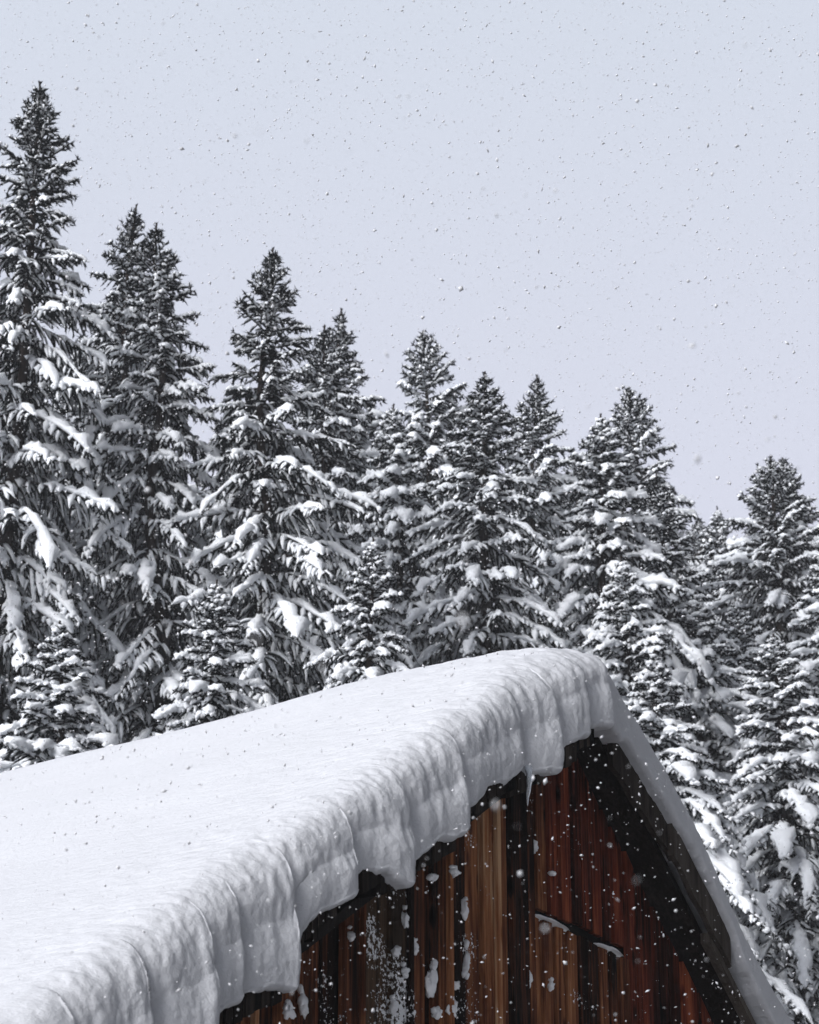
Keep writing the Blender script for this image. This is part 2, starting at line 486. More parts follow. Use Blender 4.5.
for v0, v1, dz0, dz1, tk in ((-3.99, -3.74, -0.0, 0.01, 0.05), (-3.72, -3.40, 0.0, 0.0, 0.06), (-3.30, -3.10, 0.02, -0.01, 0.045), (-3.2, -2.93, 0.0, 0.0, 0.06), (-2.9, -2.62, 0.03, 0.03, 0.06), (-2.62, -2.44, 0.0, 0.0, 0.06),
                         (-2.41, -2.22, -0.03, -0.03, 0.05), (-2.3, -1.97, 0.03, 0.04, 0.10), (-1.93, -1.72, 0.02, 0.02, 0.05), (-1.72, -1.40, 0.01, 0.02, 0.085), (-1.42, -1.06, 0.0, 0.0, 0.075), (-1.04, -0.75, -0.02, 0.01, 0.06), (-0.74, -0.52, 0.0, -0.03, 0.06)):
    z0 = np.interp(v0, sb[:, 0], sb[:, 1]) + dz0
    z1 = np.interp(v1, sb[:, 0], sb[:, 1]) + dz1
    uf = -0.39 + rng.uniform(-0.02, 0.03)
    zc = (z0 + z1) / 2
    sl = (v1 - v0) * 0.55
    z0, z1 = zc - sl / 2, zc + sl / 2
    nseg = 5
    for k in range(nseg):
        t0, t1 = k / nseg, (k + 1) / nseg
        va, vb = v0 + (v1 - v0) * t0, v0 + (v1 - v0) * t1 - 0.002
        za, zb = z0 + (z1 - z0) * t0, z0 + (z1 - z0) * t1
        j0, j1 = rng.uniform(-.01, .014), rng.uniform(-.012, .012)
        a = [(va, uf + j0, za + 0.05), (va, uf + j0, za - tk + j1), (vb, uf + j0, zb - tk + j1), (vb, uf + j0, zb + 0.05)]
        prism(b, a, [(p[0], 0.02, p[2] + 0.02) for p in a], rng.uniform(0.1, 0.6))
link('roof_shakes', b.mesh('roof_shakes'), M_SHAKE, barn)

# rafter under the near verge and a purlin end
b = Bag()
for v0, v1 in ((EAVE_L + 0.2, RIDGE_V),):
    z0, z1 = float(deck_z(v0)) - TH - 0.004, float(deck_z(v1)) - TH - 0.004
    a = [(v0, -0.075, z0), (v0, -0.075, z0 - 0.03), (v1, -0.075, z1 - 0.03), (v1, -0.075, z1)]
    prism(b, a, [(p[0], -0.037, p[2]) for p in a], 0.3)
link('rafter', b.mesh('rafter'), M_SHAKE, barn)

# bargeboards on the far verge
def barge(v0, z0, v1, z1, hgt, u, th, tint):
    b = Bag()
    nseg = 14
    top = []
    for k in range(nseg + 1):
        t = k / nseg
        vv = v0 + (v1 - v0) * t
        top.append((vv, z0 + (z1 - z0) * t + 0.004 * math.sin(t * 9 + v0), hgt * (1 + 0.05 * math.sin(t * 17 + 2))))
    out = [(t[0], u, t[1]) for t in top] + [(t[0], u, t[1] - t[2]) for t in reversed(top)]
    # quads strip instead of a fan
    n = len(top)
    vs = []
    for t in top:
        vs += [(t[0], u, t[1]), (t[0], u, t[1] - t[2]), (t[0], u + th, t[1] - t[2]), (t[0], u + th, t[1])]
    q = []
    for i in range(n - 1):
        for k in range(4):
            q.append([i * 4 + k, i * 4 + (k + 1) % 4, (i + 1) * 4 + (k + 1) % 4, (i + 1) * 4 + k])
    q += [[0, 3, 2, 1], [(n - 1) * 4 + k for k in range(4)]]
    b.add(vs, q, None, tint)
    return b
link('bargeboard', barge(-0.10, 7.60, 0.56, 7.225, 0.20, -0.235, 0.035, 0.4).mesh('bargeboard'), M_DARK, barn)
tag(link('bargeboard', barge(0.50, 7.245, 1.145, 6.735, 0.20, -0.265, 0.034, 0.6).mesh('bargeboard'), M_DARK, barn), 'greyer lower bargeboard with a sawn end')
tag(link('verge_strip', barge(0.95, 6.70, 4.7, 3.70, 0.055, -0.235, 0.06, 0.8).mesh('verge_strip'), M_DARK, barn), 'pale narrow edge strip under the snow')

# ------------------------------------------------------------------ snow on the roof
EDGES = [-5.35, -4.8, -4.35, -3.945, -3.71, -3.35, -2.897, -2.445, -1.945, -1.36, -1.03, -0.70, -0.44]   # where one hanging lobe ends and the next starts
ZT = np.array([(-6.2, 4.06), (-5.6, 4.44), (-4.8, 5.03), (-0.95, 7.79), (-0.72, 7.95), (-0.55, 8.03), (-0.42, 8.04), (-0.28, 7.97), (-0.16, 7.88), (-0.02, 7.79), (0.14, 7.70), (0.281, 7.605), (0.7, 7.315), (1.024, 6.985), (1.435, 6.64), (1.848, 6.39), (3.0, 5.5), (4.4, 4.45), (5.0, 3.9)])
def smooth_interp(v, tab, k=0.12):
    return sum(np.interp(v + d, tab[:, 0], tab[:, 1]) for d in np.linspace(-k, k, 7)) / 7
vs = np.concatenate([np.linspace(-5.75, -4.75, 40)[:-1], np.linspace(-4.75, 2.0, 640), np.linspace(2.0, 4.85, 60)[1:]])
# put samples right at the lobe ends so that they stay crisp
vs = np.unique(np.concatenate([vs] + [np.array([e - 0.004, e + 0.004]) for e in EDGES]))
zt = smooth_interp(vs, ZT, 0.09)
zb = np.interp(vs, sb[:, 0], sb[:, 1]) + 0.014 * noise3(vs * 9, 0.3, 0.1) + 0.009 * noise3(vs * 25, 2.3, 0.1) + 0.004 * noise3(vs * 61, 4.3, 0.1)
right = 1 / (1 + np.exp(-(vs + 0.37) / 0.035))
Rr = (0.34 + 0.45 * np.exp(-((vs + 0.6) / 0.4) ** 2)) * (1 - right) + 0.12 * right
# lobes: each swells towards its right end and breaks off there
lobe = np.zeros_like(vs)
ed = np.array([-6.2] + EDGES + [0.6])
for i in range(len(ed) - 1):
    m_ = (vs >= ed[i]) & (vs < ed[i + 1])
    t = (vs[m_] - ed[i]) / (ed[i + 1] - ed[i])
    amp = [0.10, 0.14, 0.12, 0.14, 0.05, 0.13, 0.12, 0.13, 0.12, 0.05, 0.11, 0.08, 0.10, 0.0][i]
    lobe[m_] = amp * (np.interp(t, [0, 0.12, 0.3, 0.7, 0.93, 1.0], [0.0, 0.28, 0.55, 0.85, 1.0, 0.9]) - 0.45)
lobe *= (1 - right)
uf = (-0.415) * (1 - right) + (-0.31) * right
flute = (0.020 * noise3(vs * 4.1, 7.7, 3.1) + 0.007 * noise3(vs * 11, 1.7, 9.1)) * (0.3 + 0.7 * (1 - right))
nA, nF, nS = 8, 46, 60
Tt = np.concatenate([[0.02, 0.05, 0.09], np.geomspace(0.13, DEPTH + 0.9, 120)])
rows = []
T = zt - zb
for k in range(nA):                          # underside and lip
    a = k / nA * math.pi / 2
    r = 0.04
    if k == 0: rows.append((np.full_like(vs, 0.30) + 0 * vs, np.minimum(zb + 0.05, zt - 0.1), 0.0))
    rows.append((uf + r - r * np.sin(a), zb + r * 0.8 * (1 - np.cos(a)) , 0.0 + 0 * vs))
Rv = np.minimum(0.55 * T, 0.42) * (1 - right) + np.minimum(0.4 * T, 0.1) * right
for k in range(nF):
    t = k / nF
    rows.append((uf + 0.0 * vs + 0.05 * (t - 0.3) ** 2 * (1 - right), (zb + 0.032) + (zt - Rv - zb - 0.032) * t, t))
ne = 2.5
for k in range(nS + 1):
    a = k / nS * math.pi / 2
    rows.append((uf + 0.0245 * (1 - right) * (1 - math.sin(a)) + Rr * (1 - np.cos(a) ** (2 / ne) if k < nS else 1.0), zt - Rv + Rv * np.sin(a) ** (2 / ne), 1 + k / nS))
for d in Tt:
    rows.append((uf + Rr + d, zt + 0 * vs, 2 + d))
U = np.stack([np.broadcast_to(r[0], vs.shape) for r in rows]); Z = np.stack([np.broadcast_to(r[1], vs.shape) for r in rows])
S = np.stack([np.broadcast_to(r[2], vs.shape) for r in rows]); V = np.broadcast_to(vs, U.shape).copy()
fade = np.interp(S, [0, 0.6, 1, 1.4, 1.9], [1.0, 1.0, 0.8, 0.4, 0.0])
fade[0] = 0
U = U - (lobe + flute) * fade
# wander of the lobe ends with height, so that creases are not ruler straight
V = V + (0.022 * noise3(Z * 2.4, V * 1.2, 5.0) + 0.010 * noise3(Z * 6, V * 1.2, 1.0)) * np.interp(S, [0, 0.3, 1, 1.5], [0, 1, 1, 0]) * (1 - right)
def grid_normals(V, U, Z):
    P = np.stack([V, U, Z], -1)
    n = np.cross(np.gradient(P, axis=0), np.gradient(P, axis=1))
    return n / (np.linalg.norm(n, axis=-1, keepdims=True) + 1e-9)
Z = Z + 0.010 * np.clip(U - 0.3, 0, None) * (S > 1.9)
nrm = grid_normals(V, U, Z)
if nrm[-40, 200, 2] < 0: nrm = -nrm
leftm = 1 - right
comb = np.interp(S, [0.2, 0.75, 1.15, 1.7, 2.0, 2.5, 3.4, 6], [0.25, 0.6, 1.0, 1.0, 0.75, 0.45, 0.25, 0.15]) * (0.4 + 0.6 * leftm)
disp = comb * (0.0075 * fbm(V * 17 + 2 * Z, U * 8, Z * 9, 3) + 0.004 * np.abs(noise3(V * 21, U * 9, Z * 11 + 4)) + 0.008 * noise3(V * 4.3 + Z, U * 5, Z * 6) )
disp += np.interp(S, [0, 0.1, 1, 1.6, 2.2], [0.5, 1, 1, 0.8, 0]) * (0.008 * fbm(V * 4.2, U * 2, Z * 1.2, 2) + 0.006 * fbm(V * 20, U * 8, Z * 6, 3)) * (0.35 + 0.65 * leftm)
disp += np.interp(S, [1.5, 2.2, 3], [0, 0.6, 1.0]) * (0.055 * noise3(V * 0.6, U * 0.5, 2.0) + 0.006 * noise3(V * 3.1, U * 1.4, 6.0))
disp[0] = 0
V, U, Z = V + nrm[..., 0] * disp, U + nrm[..., 1] * disp, Z + nrm[..., 2] * disp
nr, nc = V.shape
pts = np.stack([V, U, Z], -1).reshape(-1, 3)
idx = np.arange(nr * nc).reshape(nr, nc)
q = np.stack([idx[:-1, :-1], idx[1:, :-1], idx[1:, 1:], idx[:-1, 1:]], -1).reshape(-1, 4)
# closing skirt: rear, both eaves and the bed on the roof boards
bed = np.stack([vs, np.full_like(vs, DEPTH + 0.0), deck_z(vs) + 0.004], -1)
bed2 = np.stack([vs, np.full_like(vs, 0.3), deck_z(vs) + 0.004], -1)
n0 = len(pts)
pts = np.concatenate([pts, bed, bed2])
i1 = n0 + np.arange(nc); i2 = i1 + nc
q = np.concatenate([q, np.stack([idx[-1, :-1], i1[:-1], i1[1:], idx[-1, 1:]], -1), np.stack([i1[:-1], i2[:-1], i2[1:], i1[1:]], -1), np.stack([i2[:-1], idx[0, :-1], idx[0, 1:], i2[1:]], -1)])
tri = []
for col in (0, nc - 1):
    loop = list(idx[:, col]) + [i1[col], i2[col]]
    c = len(pts)
    pts = np.concatenate([pts, pts[loop].mean(0)[None]])
    for a_, b_ in zip(loop, loop[1:] + loop[:1]):
        tri.append([a_, b_, c])
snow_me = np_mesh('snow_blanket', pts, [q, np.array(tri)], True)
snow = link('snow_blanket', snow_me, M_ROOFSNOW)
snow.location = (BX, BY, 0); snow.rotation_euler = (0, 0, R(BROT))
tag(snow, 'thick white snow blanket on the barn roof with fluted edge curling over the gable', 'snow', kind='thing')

# ------------------------------------------------------------------ snow sticking to the boards
BM = Matrix.Translation((BX, BY, 0)) @ Matrix.Rotation(R(BROT), 4, 'Z')
BMI = BM.inverted()
def on_gable(x, y, u):
    """the spot on the gable seen at photo pixel (x, y), u metres behind the board plane"""
    o = BMI @ Vector((0, 0, EYE)); p = BMI @ px(x, y, 10.0)
    d = p - o
    t = (u - o.y) / d.y
    return o + d * t
import bmesh
def lump_mesh(name, w, h, d, seed, taper=0.3):
    """a ragged patch of driven snow: one main mass, lesser ones merged into it and crumbs about it"""
    r_ = random.Random(int(seed * 10))
    bm = bmesh.new()
    n = 5 + int(40 * h)
    for k in range(n):
        if k == 0:
            cx, cz, s = 0, -0.12 * h, 0.62
        elif k < n * 0.55:
            cz = r_.uniform(-0.45, 0.48) * h
            cx = r_.uniform(-0.35, 0.35) * w * (1 - taper * cz / h * 1.4)
            s = r_.uniform(0.22, 0.45)
        else:
            continue
        before = len(bm.verts)
        bmesh.ops.create_icosphere(bm, subdivisions=3 if k == 0 else 2, radius=1.0)
        rw, rh = w * 0.5 * s * r_.uniform(0.9, 1.3), (h if k < 1 else (w + h) * 0.5) * 0.5 * s * r_.uniform(0.9, 1.3)
        bm.verts.ensure_lookup_table()
        for vtx in bm.verts[before:]:
            c = vtx.co.copy()
            f = 1 + 0.5 * float(noise3(c.x * 1.4 + seed + k, c.y * 1.4, c.z * 1.4)) + 0.3 * float(noise3(c.x * 3.3 + seed, c.y * 3.3 + k, c.z * 3.3))
            vtx.co = Vector((cx + c.x * rw * f, c.y * d * (0.3 + 0.5 * s) * f, cz + c.z * rh * f))
    me = bpy.data.meshes.new(name)
    bm.to_mesh(me); bm.free()
    for p in me.polygons: p.use_smooth = True
    return me
SMALL = 'small lump of snow stuck to the dark barn boards'
CL = [  # x, y, width px, height px, label
    (431, 980, 14, 38, 'largest teardrop of snow stuck to the barn boards low on the brown strip'),
    (396, 950, 10, 15, 'round snow knob high on the boards left of the teardrop clump'),
    (415, 946, 9, 18, 'upright snow lump directly right of the round knob on the boards'),
    (405, 917, 7, 24, 'thin snow streak hanging from the eave above the round snow knob'),
    (394, 1005, 6, 18, 'narrow upright snow lump low on the boards below the round knob'),
    (405, 970, 7, 14, SMALL),
    (433, 876, 11, 11, 'snow pad under the left half of the black shake end'),
    (454, 871, 14, 13, 'slanting snow pad under the right half of the black shake end'),
    (464, 906, 8, 26, 'long snow streak on the edge of the frost-peppered board'),
    (466, 960, 6, 40, 'longest thin snow line low on the edge of the frosted board'),
    (534, 846, 12, 17, 'snow clump at the edge of the dark post above the black gap'),
    (530, 896, 7, 18, 'upright snow lump beside the left end of the black gap'),
    (552, 873, 9, 7, 'small snow pad on the light boards above the black gap'),
    (456, 984, 8, 14, SMALL), (452, 1008, 13, 22, 'broad crumbled snow clump at the bottom of the frosted board'),
    (437, 1012, 12, 18, 'crumbled snow clump just below the large teardrop'), (528, 975, 4, 26, SMALL), (412, 1012, 8, 12, SMALL),
    (303, 1002, 8, 28, 'long snow tongue on the boards below the lowest snow lobe'),
    (351, 934, 7, 15, 'slanted snow patch beneath the roof edge on a dark narrow board'),
    (289, 1010, 14, 22, 'pale smeared snow patch on the boards under the lowest lobe'),
    (551, 985, 5, 14, SMALL),
]
for i, (x, y, w, h, lab) in enumerate(CL):
    u = -0.08 if x < 520 else (-0.05 if y > 920 else 0.0)
    if y < 880 and x < 460: u = -0.2
    p = on_gable(x, y, u)
    me = lump_mesh('snow_clump', w / 150, h / 210, 0.034, i * 3.7, rng.uniform(0.1, 0.5))
    o = link('snow_clump', me, M_CLUMP)
    o.location = BM @ p
    o.rotation_euler = (0, R(rng.uniform(-8, 8)), R(BROT))
    tag(o, lab, 'snow clump', 'snow clumps clinging to the barn boards')

# the thin snow lying on top of the lower boards, two strips
for k, (v0, v1) in enumerate(((-0.63, -0.28), (0.0, 0.30))):
    n = 40
    b = Bag()
    ring = []
    for i in range(n + 1):
        t = i / n
        vv = v0 + (v1 - v0) * t
        e = math.sin(math.pi * min(max(t, 0.02), 0.98)) ** 0.4
        hgt = (0.010 + 0.010 * float(noise3(vv * 9, 1.0 + k, 0))) * e
        dep = 0.042 * e
        for a in np.linspace(0, math.pi, 7):
            ring.append((vv, -0.012 - dep * math.cos(a) * -0.9 - 0.012, LEDGE_Z - 0.008 + hgt * 1.8 * math.sin(a)))
    qq = [[i * 7 + j, (i + 1) * 7 + j, (i + 1) * 7 + j + 1, i * 7 + j + 1] for i in range(n) for j in range(6)]
    b.add(ring, qq)
    o = link('snow_strip', b.mesh('snow_strip', True), M_CLUMP)
    o.matrix_world = BM
    tag(o, ['longer thin snow strip on the board ledge at the left of the black gap', 'shorter thin snow strip on the board ledge at the right of the black gap'][k], 'snow strip', 'snow strips on the board ledge')

# icicle under the snow lip
def icicle(p, ln, r, label):
    b = Bag()
    n, m = 14, 8
    vsx = []
    for i in range(n + 1):
        t = i / n
        rr = r * (1 - t) ** 0.7 * (1 + 0.15 * math.sin(t * 22)) + 0.001
        for j in range(m):
            a = 2 * math.pi * j / m
            vsx.append((rr * math.cos(a) + 0.006 * math.sin(t * 5), rr * math.sin(a), -ln * t))
    qq = [[i * m + j, i * m + (j + 1) % m, (i + 1) * m + (j + 1) % m, (i + 1) * m + j] for i in range(n) for j in range(m)]
    b.add(vsx, qq)
    o = link('icicle', b.mesh('icicle', True), M_ICE)
    o.location = BM @ p
    tag(o, label, 'icicle')
icicle(on_gable(528, 766, -0.42), 0.22, 0.02, 'thin icicle hanging from the snow lip above the light boards')

# ------------------------------------------------------------------ spruces
def unit(a):
    return a / (np.linalg.norm(a, axis=-1, keepdims=True) + 1e-9)

def spruce_meshes(seed, H=22.0, lmax=3.1, k=0.095, snow=0.6, top_bare=2.5, up=1.0, dens=1.0, heavy=1.0, droop=1.0, cap=0.45):
    """needles, snow and trunk of one spruce; the crown is built branch by branch, twig by twig"""
    rs = np.random.RandomState(seed)
    wob = rs.normal(size=4) * 0.06
    def axis(z):                               # a slightly crooked stem
        return np.stack([wob[0] * np.sin(z * 0.35 + 1) + wob[1] * np.sin(z * 0.9), wob[2] * np.sin(z * 0.4) + wob[3] * np.sin(z * 1.1), z], -1)
    # branches
    t, base = 0.34, []
    while t < H - 1.5:
        nb = rs.randint(5, 7) if t > 0.6 else 5
        a0 = rs.uniform(0, 6.28)
        for j in range(nb):
            base.append((t + rs.uniform(-0.07, 0.10), a0 + 6.283 * j / nb + rs.normal() * 0.25))
        t += rs.uniform(0.36, 0.62) * (0.42 if t < 1.5 else 0.62 if t < 4 else 0.86) / dens
    base = np.array(base)
    bt, ba = np.maximum(base[:, 0], 0.05), base[:, 1]
    nB = len(bt)
    side = 1 + 0.22 * np.sin(ba + rs.uniform(0, 6)) * (bt > 2) + 0.16 * noise3(bt * 0.7, seed, ba * 0.5)
    L = (1.18 * lmax * (1 - np.exp(-k * bt)) + 0.18) * rs.uniform(0.72, 1.14, nB) * side
    L = np.minimum(L, np.maximum(bt - 0.2, 0.05) * cap + 0.05)
    e0 = np.interp(bt, [0, 1.5, 4, 9, 20], [1.0 * up, 0.50 * up, -0.02 * up, -0.40 * droop, -0.60 * droop]) + rs.normal(size=nB) * 0.13
    e0 = np.clip(e0, -0.95, 1.15)
    dr = np.interp(bt, [0, 2, 5, 20], [0.05, 0.20, 0.55, 0.75]) * rs.uniform(0.6, 1.5, nB) * droop
    tu = np.interp(bt, [0, 3, 8, 20], [0.05, 0.14, 0.24, 0.28]) * rs.uniform(0.5, 1.4, nB)
    yaw = rs.normal(size=nB) * 0.18
    def bpos(bi, s):
        a = ba[bi] + yaw[bi] * s
        r = L[bi] * s
        z = H - bt[bi] + L[bi] * (np.tan(e0[bi]) * s - dr[bi] * s * s + tu[bi] * s ** 3)
        r = r / np.sqrt(1 + 0.35 * np.tan(np.clip(e0[bi], -1, 1)) ** 2)
        p = axis(H - bt[bi])
        return np.stack([p[..., 0] + r * np.cos(a), p[..., 1] + r * np.sin(a), z], -1)
    # twigs
    spacing = 0.047
    cnt = np.maximum(4, (L / spacing).astype(int))
    bi = np.repeat(np.arange(nB), cnt)
    s = np.concatenate([(np.arange(c) + rs.uniform(0.2, 0.8, c)) / c for c in cnt])
    s = 0.04 + 0.96 * s
    keep = rs.uniform(size=len(s)) < np.interp(s, [0.04, 0.2, 1], [0.85, 0.95, 1])
    bi, s = bi[keep], s[keep]
    nT = len(s)
    P0 = bpos(bi, s)
    D = unit(bpos(bi, np.minimum(s + 0.03, 1.03)) - bpos(bi, s - 0.03))
    sd = np.where(np.arange(nT) % 2 == 0, 1.0, -1.0)
    side_v = unit(np.cross(D, np.array([0, 0, 1.0])))
    wl_ = (0.05 + 0.30 * np.sqrt(L[bi])) * np.clip(1.15 - s * 0.85, 0.18, 1) * np.interp(s, [0.1, 0.3, 1], [0.6, 1, 0.75]) * rs.uniform(0.55, 1.25, nT)
    wl_ = np.minimum(wl_ * 1.12, 0.66)
    fwd = rs.uniform(0.35, 1.1, nT)
    down = rs.uniform(0.05, 1.1, nT) * np.interp(bt[bi], [0, 2, 6], [0.0, 0.55, 1.2]) - np.interp(bt[bi], [0, 2], [0.5, 0.05])
    tdir = unit(side_v * sd[:, None] + D * fwd[:, None] - np.array([0, 0, 1.0]) * down[:, None] + rs.normal(size=(nT, 3)) * 0.16)
    hang = np.interp(bt[bi], [0, 2, 6], [0.0, 0.25, 0.7]) * rs.uniform(0.2, 1.3, nT)
    def tpos(i, f):
        return P0[i] + tdir[i] * (wl_[i] * f)[:, None] - np.array([0, 0, 1.0]) * (hang[i] * wl_[i] * f * f)[:, None]
    allT = np.arange(nT)
    one = np.ones(nT)
    # needle strips: each twig is a bent spindle with spiky side sprays
    A, B, C = tpos(allT, 0 * one), tpos(allT, 0.5 * one), tpos(allT, 1.0 * one)
    wv = unit(np.cross(tdir, rs.normal(size=(nT, 3))))
    hw = (rs.uniform(0.020, 0.040, nT))[:, None]
    nv = np.stack([A + wv * hw * 0.6, A - wv * hw * 0.6, B + wv * hw, B - wv * hw, C], 1)      # 5 verts
    q_ = np.array([[0, 1, 3, 2]]); t_ = np.array([[2, 3, 4]])
    verts = [nv.reshape(-1, 3)]
    off = (np.arange(nT) * 5)[:, None, None]
    quads = [(q_[None] + off).reshape(-1, 4)]
    tris = [(t_[None] + off).reshape(-1, 3)]
    tint = [np.repeat(rs.uniform(0, 1, nT), 5)]
    nvt = nT * 5
    for r in range(4):                          # side sprays
        f = rs.uniform(0.15, 0.95, nT)
        Q = tpos(allT, f)
        dv = unit(tdir * rs.uniform(0.4, 1.0, nT)[:, None] + rs.normal(size=(nT, 3)) * 0.75 - np.array([0, 0, 0.25]) * (bt[bi] > 3)[:, None])
        ln = (rs.uniform(0.05, 0.14, nT))[:, None]
        w2 = unit(np.cross(dv, rs.normal(size=(nT, 3)))) * rs.uniform(0.013, 0.027, nT)[:, None]
        tv = np.stack([Q + w2, Q - w2, Q + dv * ln], 1)
        verts.append(tv.reshape(-1, 3))
        tris.append(np.arange(nT * 3).reshape(-1, 3) + nvt)
        tint.append(np.repeat(rs.uniform(0, 1, nT), 3))
        nvt += nT * 3
    # leading spindles along each branch (also the leader at the very top)
    sv = np.linspace(0.15, 1.06, 7)
    bb = np.repeat(np.arange(nB), 7)
    cp = bpos(bb, np.tile(sv, nB)).reshape(nB, 7, 3)
    hw = np.interp(sv, [0, 0.8, 1.06], [0.020, 0.028, 0.004])[None, :, None]
    lat = np.array([0, 0, 1.0])[None, None] * hw
    st = np.stack([cp + lat, cp - lat], 2).reshape(nB, 14, 3)
    verts.append(st.reshape(-1, 3))
    qs = np.array([[2 * i, 2 * i + 1, 2 * i + 3, 2 * i + 2] for i in range(6)])
    quads.append((qs[None] + (np.arange(nB) * 14)[:, None, None]).reshape(-1, 4) + nvt)
    tint.append(np.full(nB * 14, 0.3))
    nvt += nB * 14
    nl = 46                                     # the leader: a spike with short tufts
    zl = H - 0.75 * rs.uniform(0, 1, nl) ** 0.8
    Q = axis(zl)
    az = rs.uniform(0, 6.28, nl)
    dv = unit(np.stack([np.cos(az), np.sin(az), rs.uniform(0.5, 2.0, nl)], -1)) * (0.07 + 0.16 * (H - zl))[:, None]
    w2 = unit(np.cross(dv, rs.normal(size=(nl, 3)))) * 0.026
    verts.append(np.stack([Q + w2, Q - w2, Q + dv], 1).reshape(-1, 3))
    tris.append(np.arange(nl * 3).reshape(-1, 3) + nvt)
    tint.append(np.full(nl * 3, 0.4))
    nvt += nl * 3
    needles = np_mesh('crown', np.concatenate(verts), [np.concatenate(quads), np.concatenate(tris)], False, {'tint': np.concatenate(tint)})

    # snow: fingers on twigs and a ridge along each branch
    amt = snow * np.interp(bt, [0, top_bare * 0.5, top_bare, top_bare + 2.5], [0.16, 0.38, 0.7, 1.0]) * rs.uniform(0.55, 1.35, nB)
    amt = amt * (1 + 0.5 * noise3(bt * 0.8, ba * 0.9, seed + 0.5))
    SV, SQ, sn = [], [], 0
    def tubes(pts, rad, flat, nside):
        """pts (n,m,3) centre lines, rad (n,m)"""
        n, m, _ = pts.shape
        d = unit(np.gradient(pts, axis=1))
        lat = unit(np.cross(d, np.array([0, 0, 1.0])) + 1e-4)
        upv = unit(np.cross(lat, d))
        ang = np.arange(nside) / nside * 2 * np.pi + 0.3
        ca, sa = np.cos(ang), np.sin(ang)
        sa = np.where(sa < 0, sa * 0.45, sa) * flat
        jit = 1 + np.clip(rs.normal(size=(n, m, nside)), -2, 2) * 0.24
        P = pts[:, :, None] + (lat[:, :, None] * (ca[None, None, :, None]) + upv[:, :, None] * (sa[None, None, :, None] + 0.25)) * (rad[:, :, None, None] * jit[..., None])
        i0 = np.arange(m * nside).reshape(m, nside)
        qf = np.stack([i0[:-1], np.roll(i0, -1, 1)[:-1], np.roll(i0, -1, 1)[1:], i0[1:]], -1).reshape(-1, 4)
        return P.reshape(-1, 3), (qf[None] + (np.arange(n) * m * nside)[:, None, None]).reshape(-1, 4)
    # ridges
    m = 14
    sel = np.where(amt > 0.2)[0]
    s0 = rs.uniform(0.10, 0.36, len(sel)); s1 = rs.uniform(0.82, 1.04, len(sel))
    ss = s0[:, None] + (s1 - s0)[:, None] * np.linspace(0, 1, m)[None]
    P = bpos(np.repeat(sel, m), ss.ravel()).reshape(len(sel), m, 3)
    env = np.interp(np.linspace(0, 1, m), [0, 0.1, 0.3, 0.65, 0.85, 0.95, 1], [0.12, 0.45, 0.8, 1.08, 1.05, 0.75, 0.1])
    rad = env[None] * (0.028 + 0.050 * np.clip(amt[sel], 0, 1.7))[:, None] * np.clip(np.sqrt(L[sel]), 0.5, 1.35)[:, None] * heavy * rs.uniform(0.75, 1.25, (len(sel), m)) * (1 + 0.45 * noise3(P[..., 0] * 3.2, P[..., 1] * 3.2, P[..., 2] * 3.2 + seed))
    P[..., 2] += rad * 0.25
    a_, q1 = tubes(P, rad, 0.8, 7)
    SV.append(a_); SQ.append(q1 + sn); sn += len(a_)
    # twig fingers
    pr = np.clip(amt[bi] * np.interp(s, [0.1, 0.4, 1], [0.35, 0.9, 1.0]) * 1.15, 0, 0.97) * (0.72 + 0.6 * (noise3(P0[:, 0] * 2.2, P0[:, 1] * 2.2, P0[:, 2] * 2.2 + seed) > -0.15))
    ts = np.where(rs.uniform(size=nT) < np.maximum(pr, 0.25) * 0.97)[0]
    m = 5
    f0 = rs.uniform(-0.05, 0.25, len(ts)); f1 = rs.uniform(0.6, 1.0, len(ts))
    ff = f0[:, None] + (f1 - f0)[:, None] * np.linspace(0, 1, m)[None]
    P = tpos(np.repeat(ts, m), ff.ravel()).reshape(len(ts), m, 3)
    env = np.array([0.25, 0.9, 1.1, 0.95, 0.15])
    rad = env[None] * rs.uniform(0.018, 0.054, len(ts))[:, None] * (0.7 + 0.45 * np.clip(amt[bi[ts]], 0, 1.6))[:, None] * heavy
    P[..., 2] += rad * 0.45
    a_, q1 = tubes(P, rad, 0.8, 5)
    SV.append(a_); SQ.append(q1 + sn); sn += len(a_)
    snow_me = np_mesh('snow_load', np.concatenate(SV), np.concatenate(SQ), True)

    # trunk with limb stubs
    zz = np.linspace(0, H, 34)
    rr = 0.23 * (1 - zz / H) ** 0.85 + 0.018
    cen = axis(zz)
    ang = np.arange(9) / 9 * 2 * np.pi
    tvv = cen[:, None] + np.stack([np.cos(ang), np.sin(ang), 0 * ang], -1)[None] * (rr[:, None, None] * (1 + rs.normal(size=(34, 9, 1)) * 0.05))
    i0 = np.arange(34 * 9).reshape(34, 9)
    tq = np.stack([i0[:-1], np.roll(i0, -1, 1)[:-1], np.roll(i0, -1, 1)[1:], i0[1:]], -1).reshape(-1, 4)
    TV, TQ, tn = [tvv.reshape(-1, 3)], [tq], 34 * 9
    m = 6
    sv = np.linspace(0, 0.9, m)
    cp = bpos(np.repeat(np.arange(nB), m), np.tile(sv, nB)).reshape(nB, m, 3)
    rad = (0.012 + 0.009 * L)[:, None] * np.linspace(1, 0.25, m)[None]
    a_, q1 = tubes(cp, rad, 1.0, 4)
    TV.append(a_); TQ.append(q1 + tn)
    trunk = np_mesh('trunk', np.concatenate(TV), np.concatenate(TQ), True)
    return needles, snow_me, trunk, H

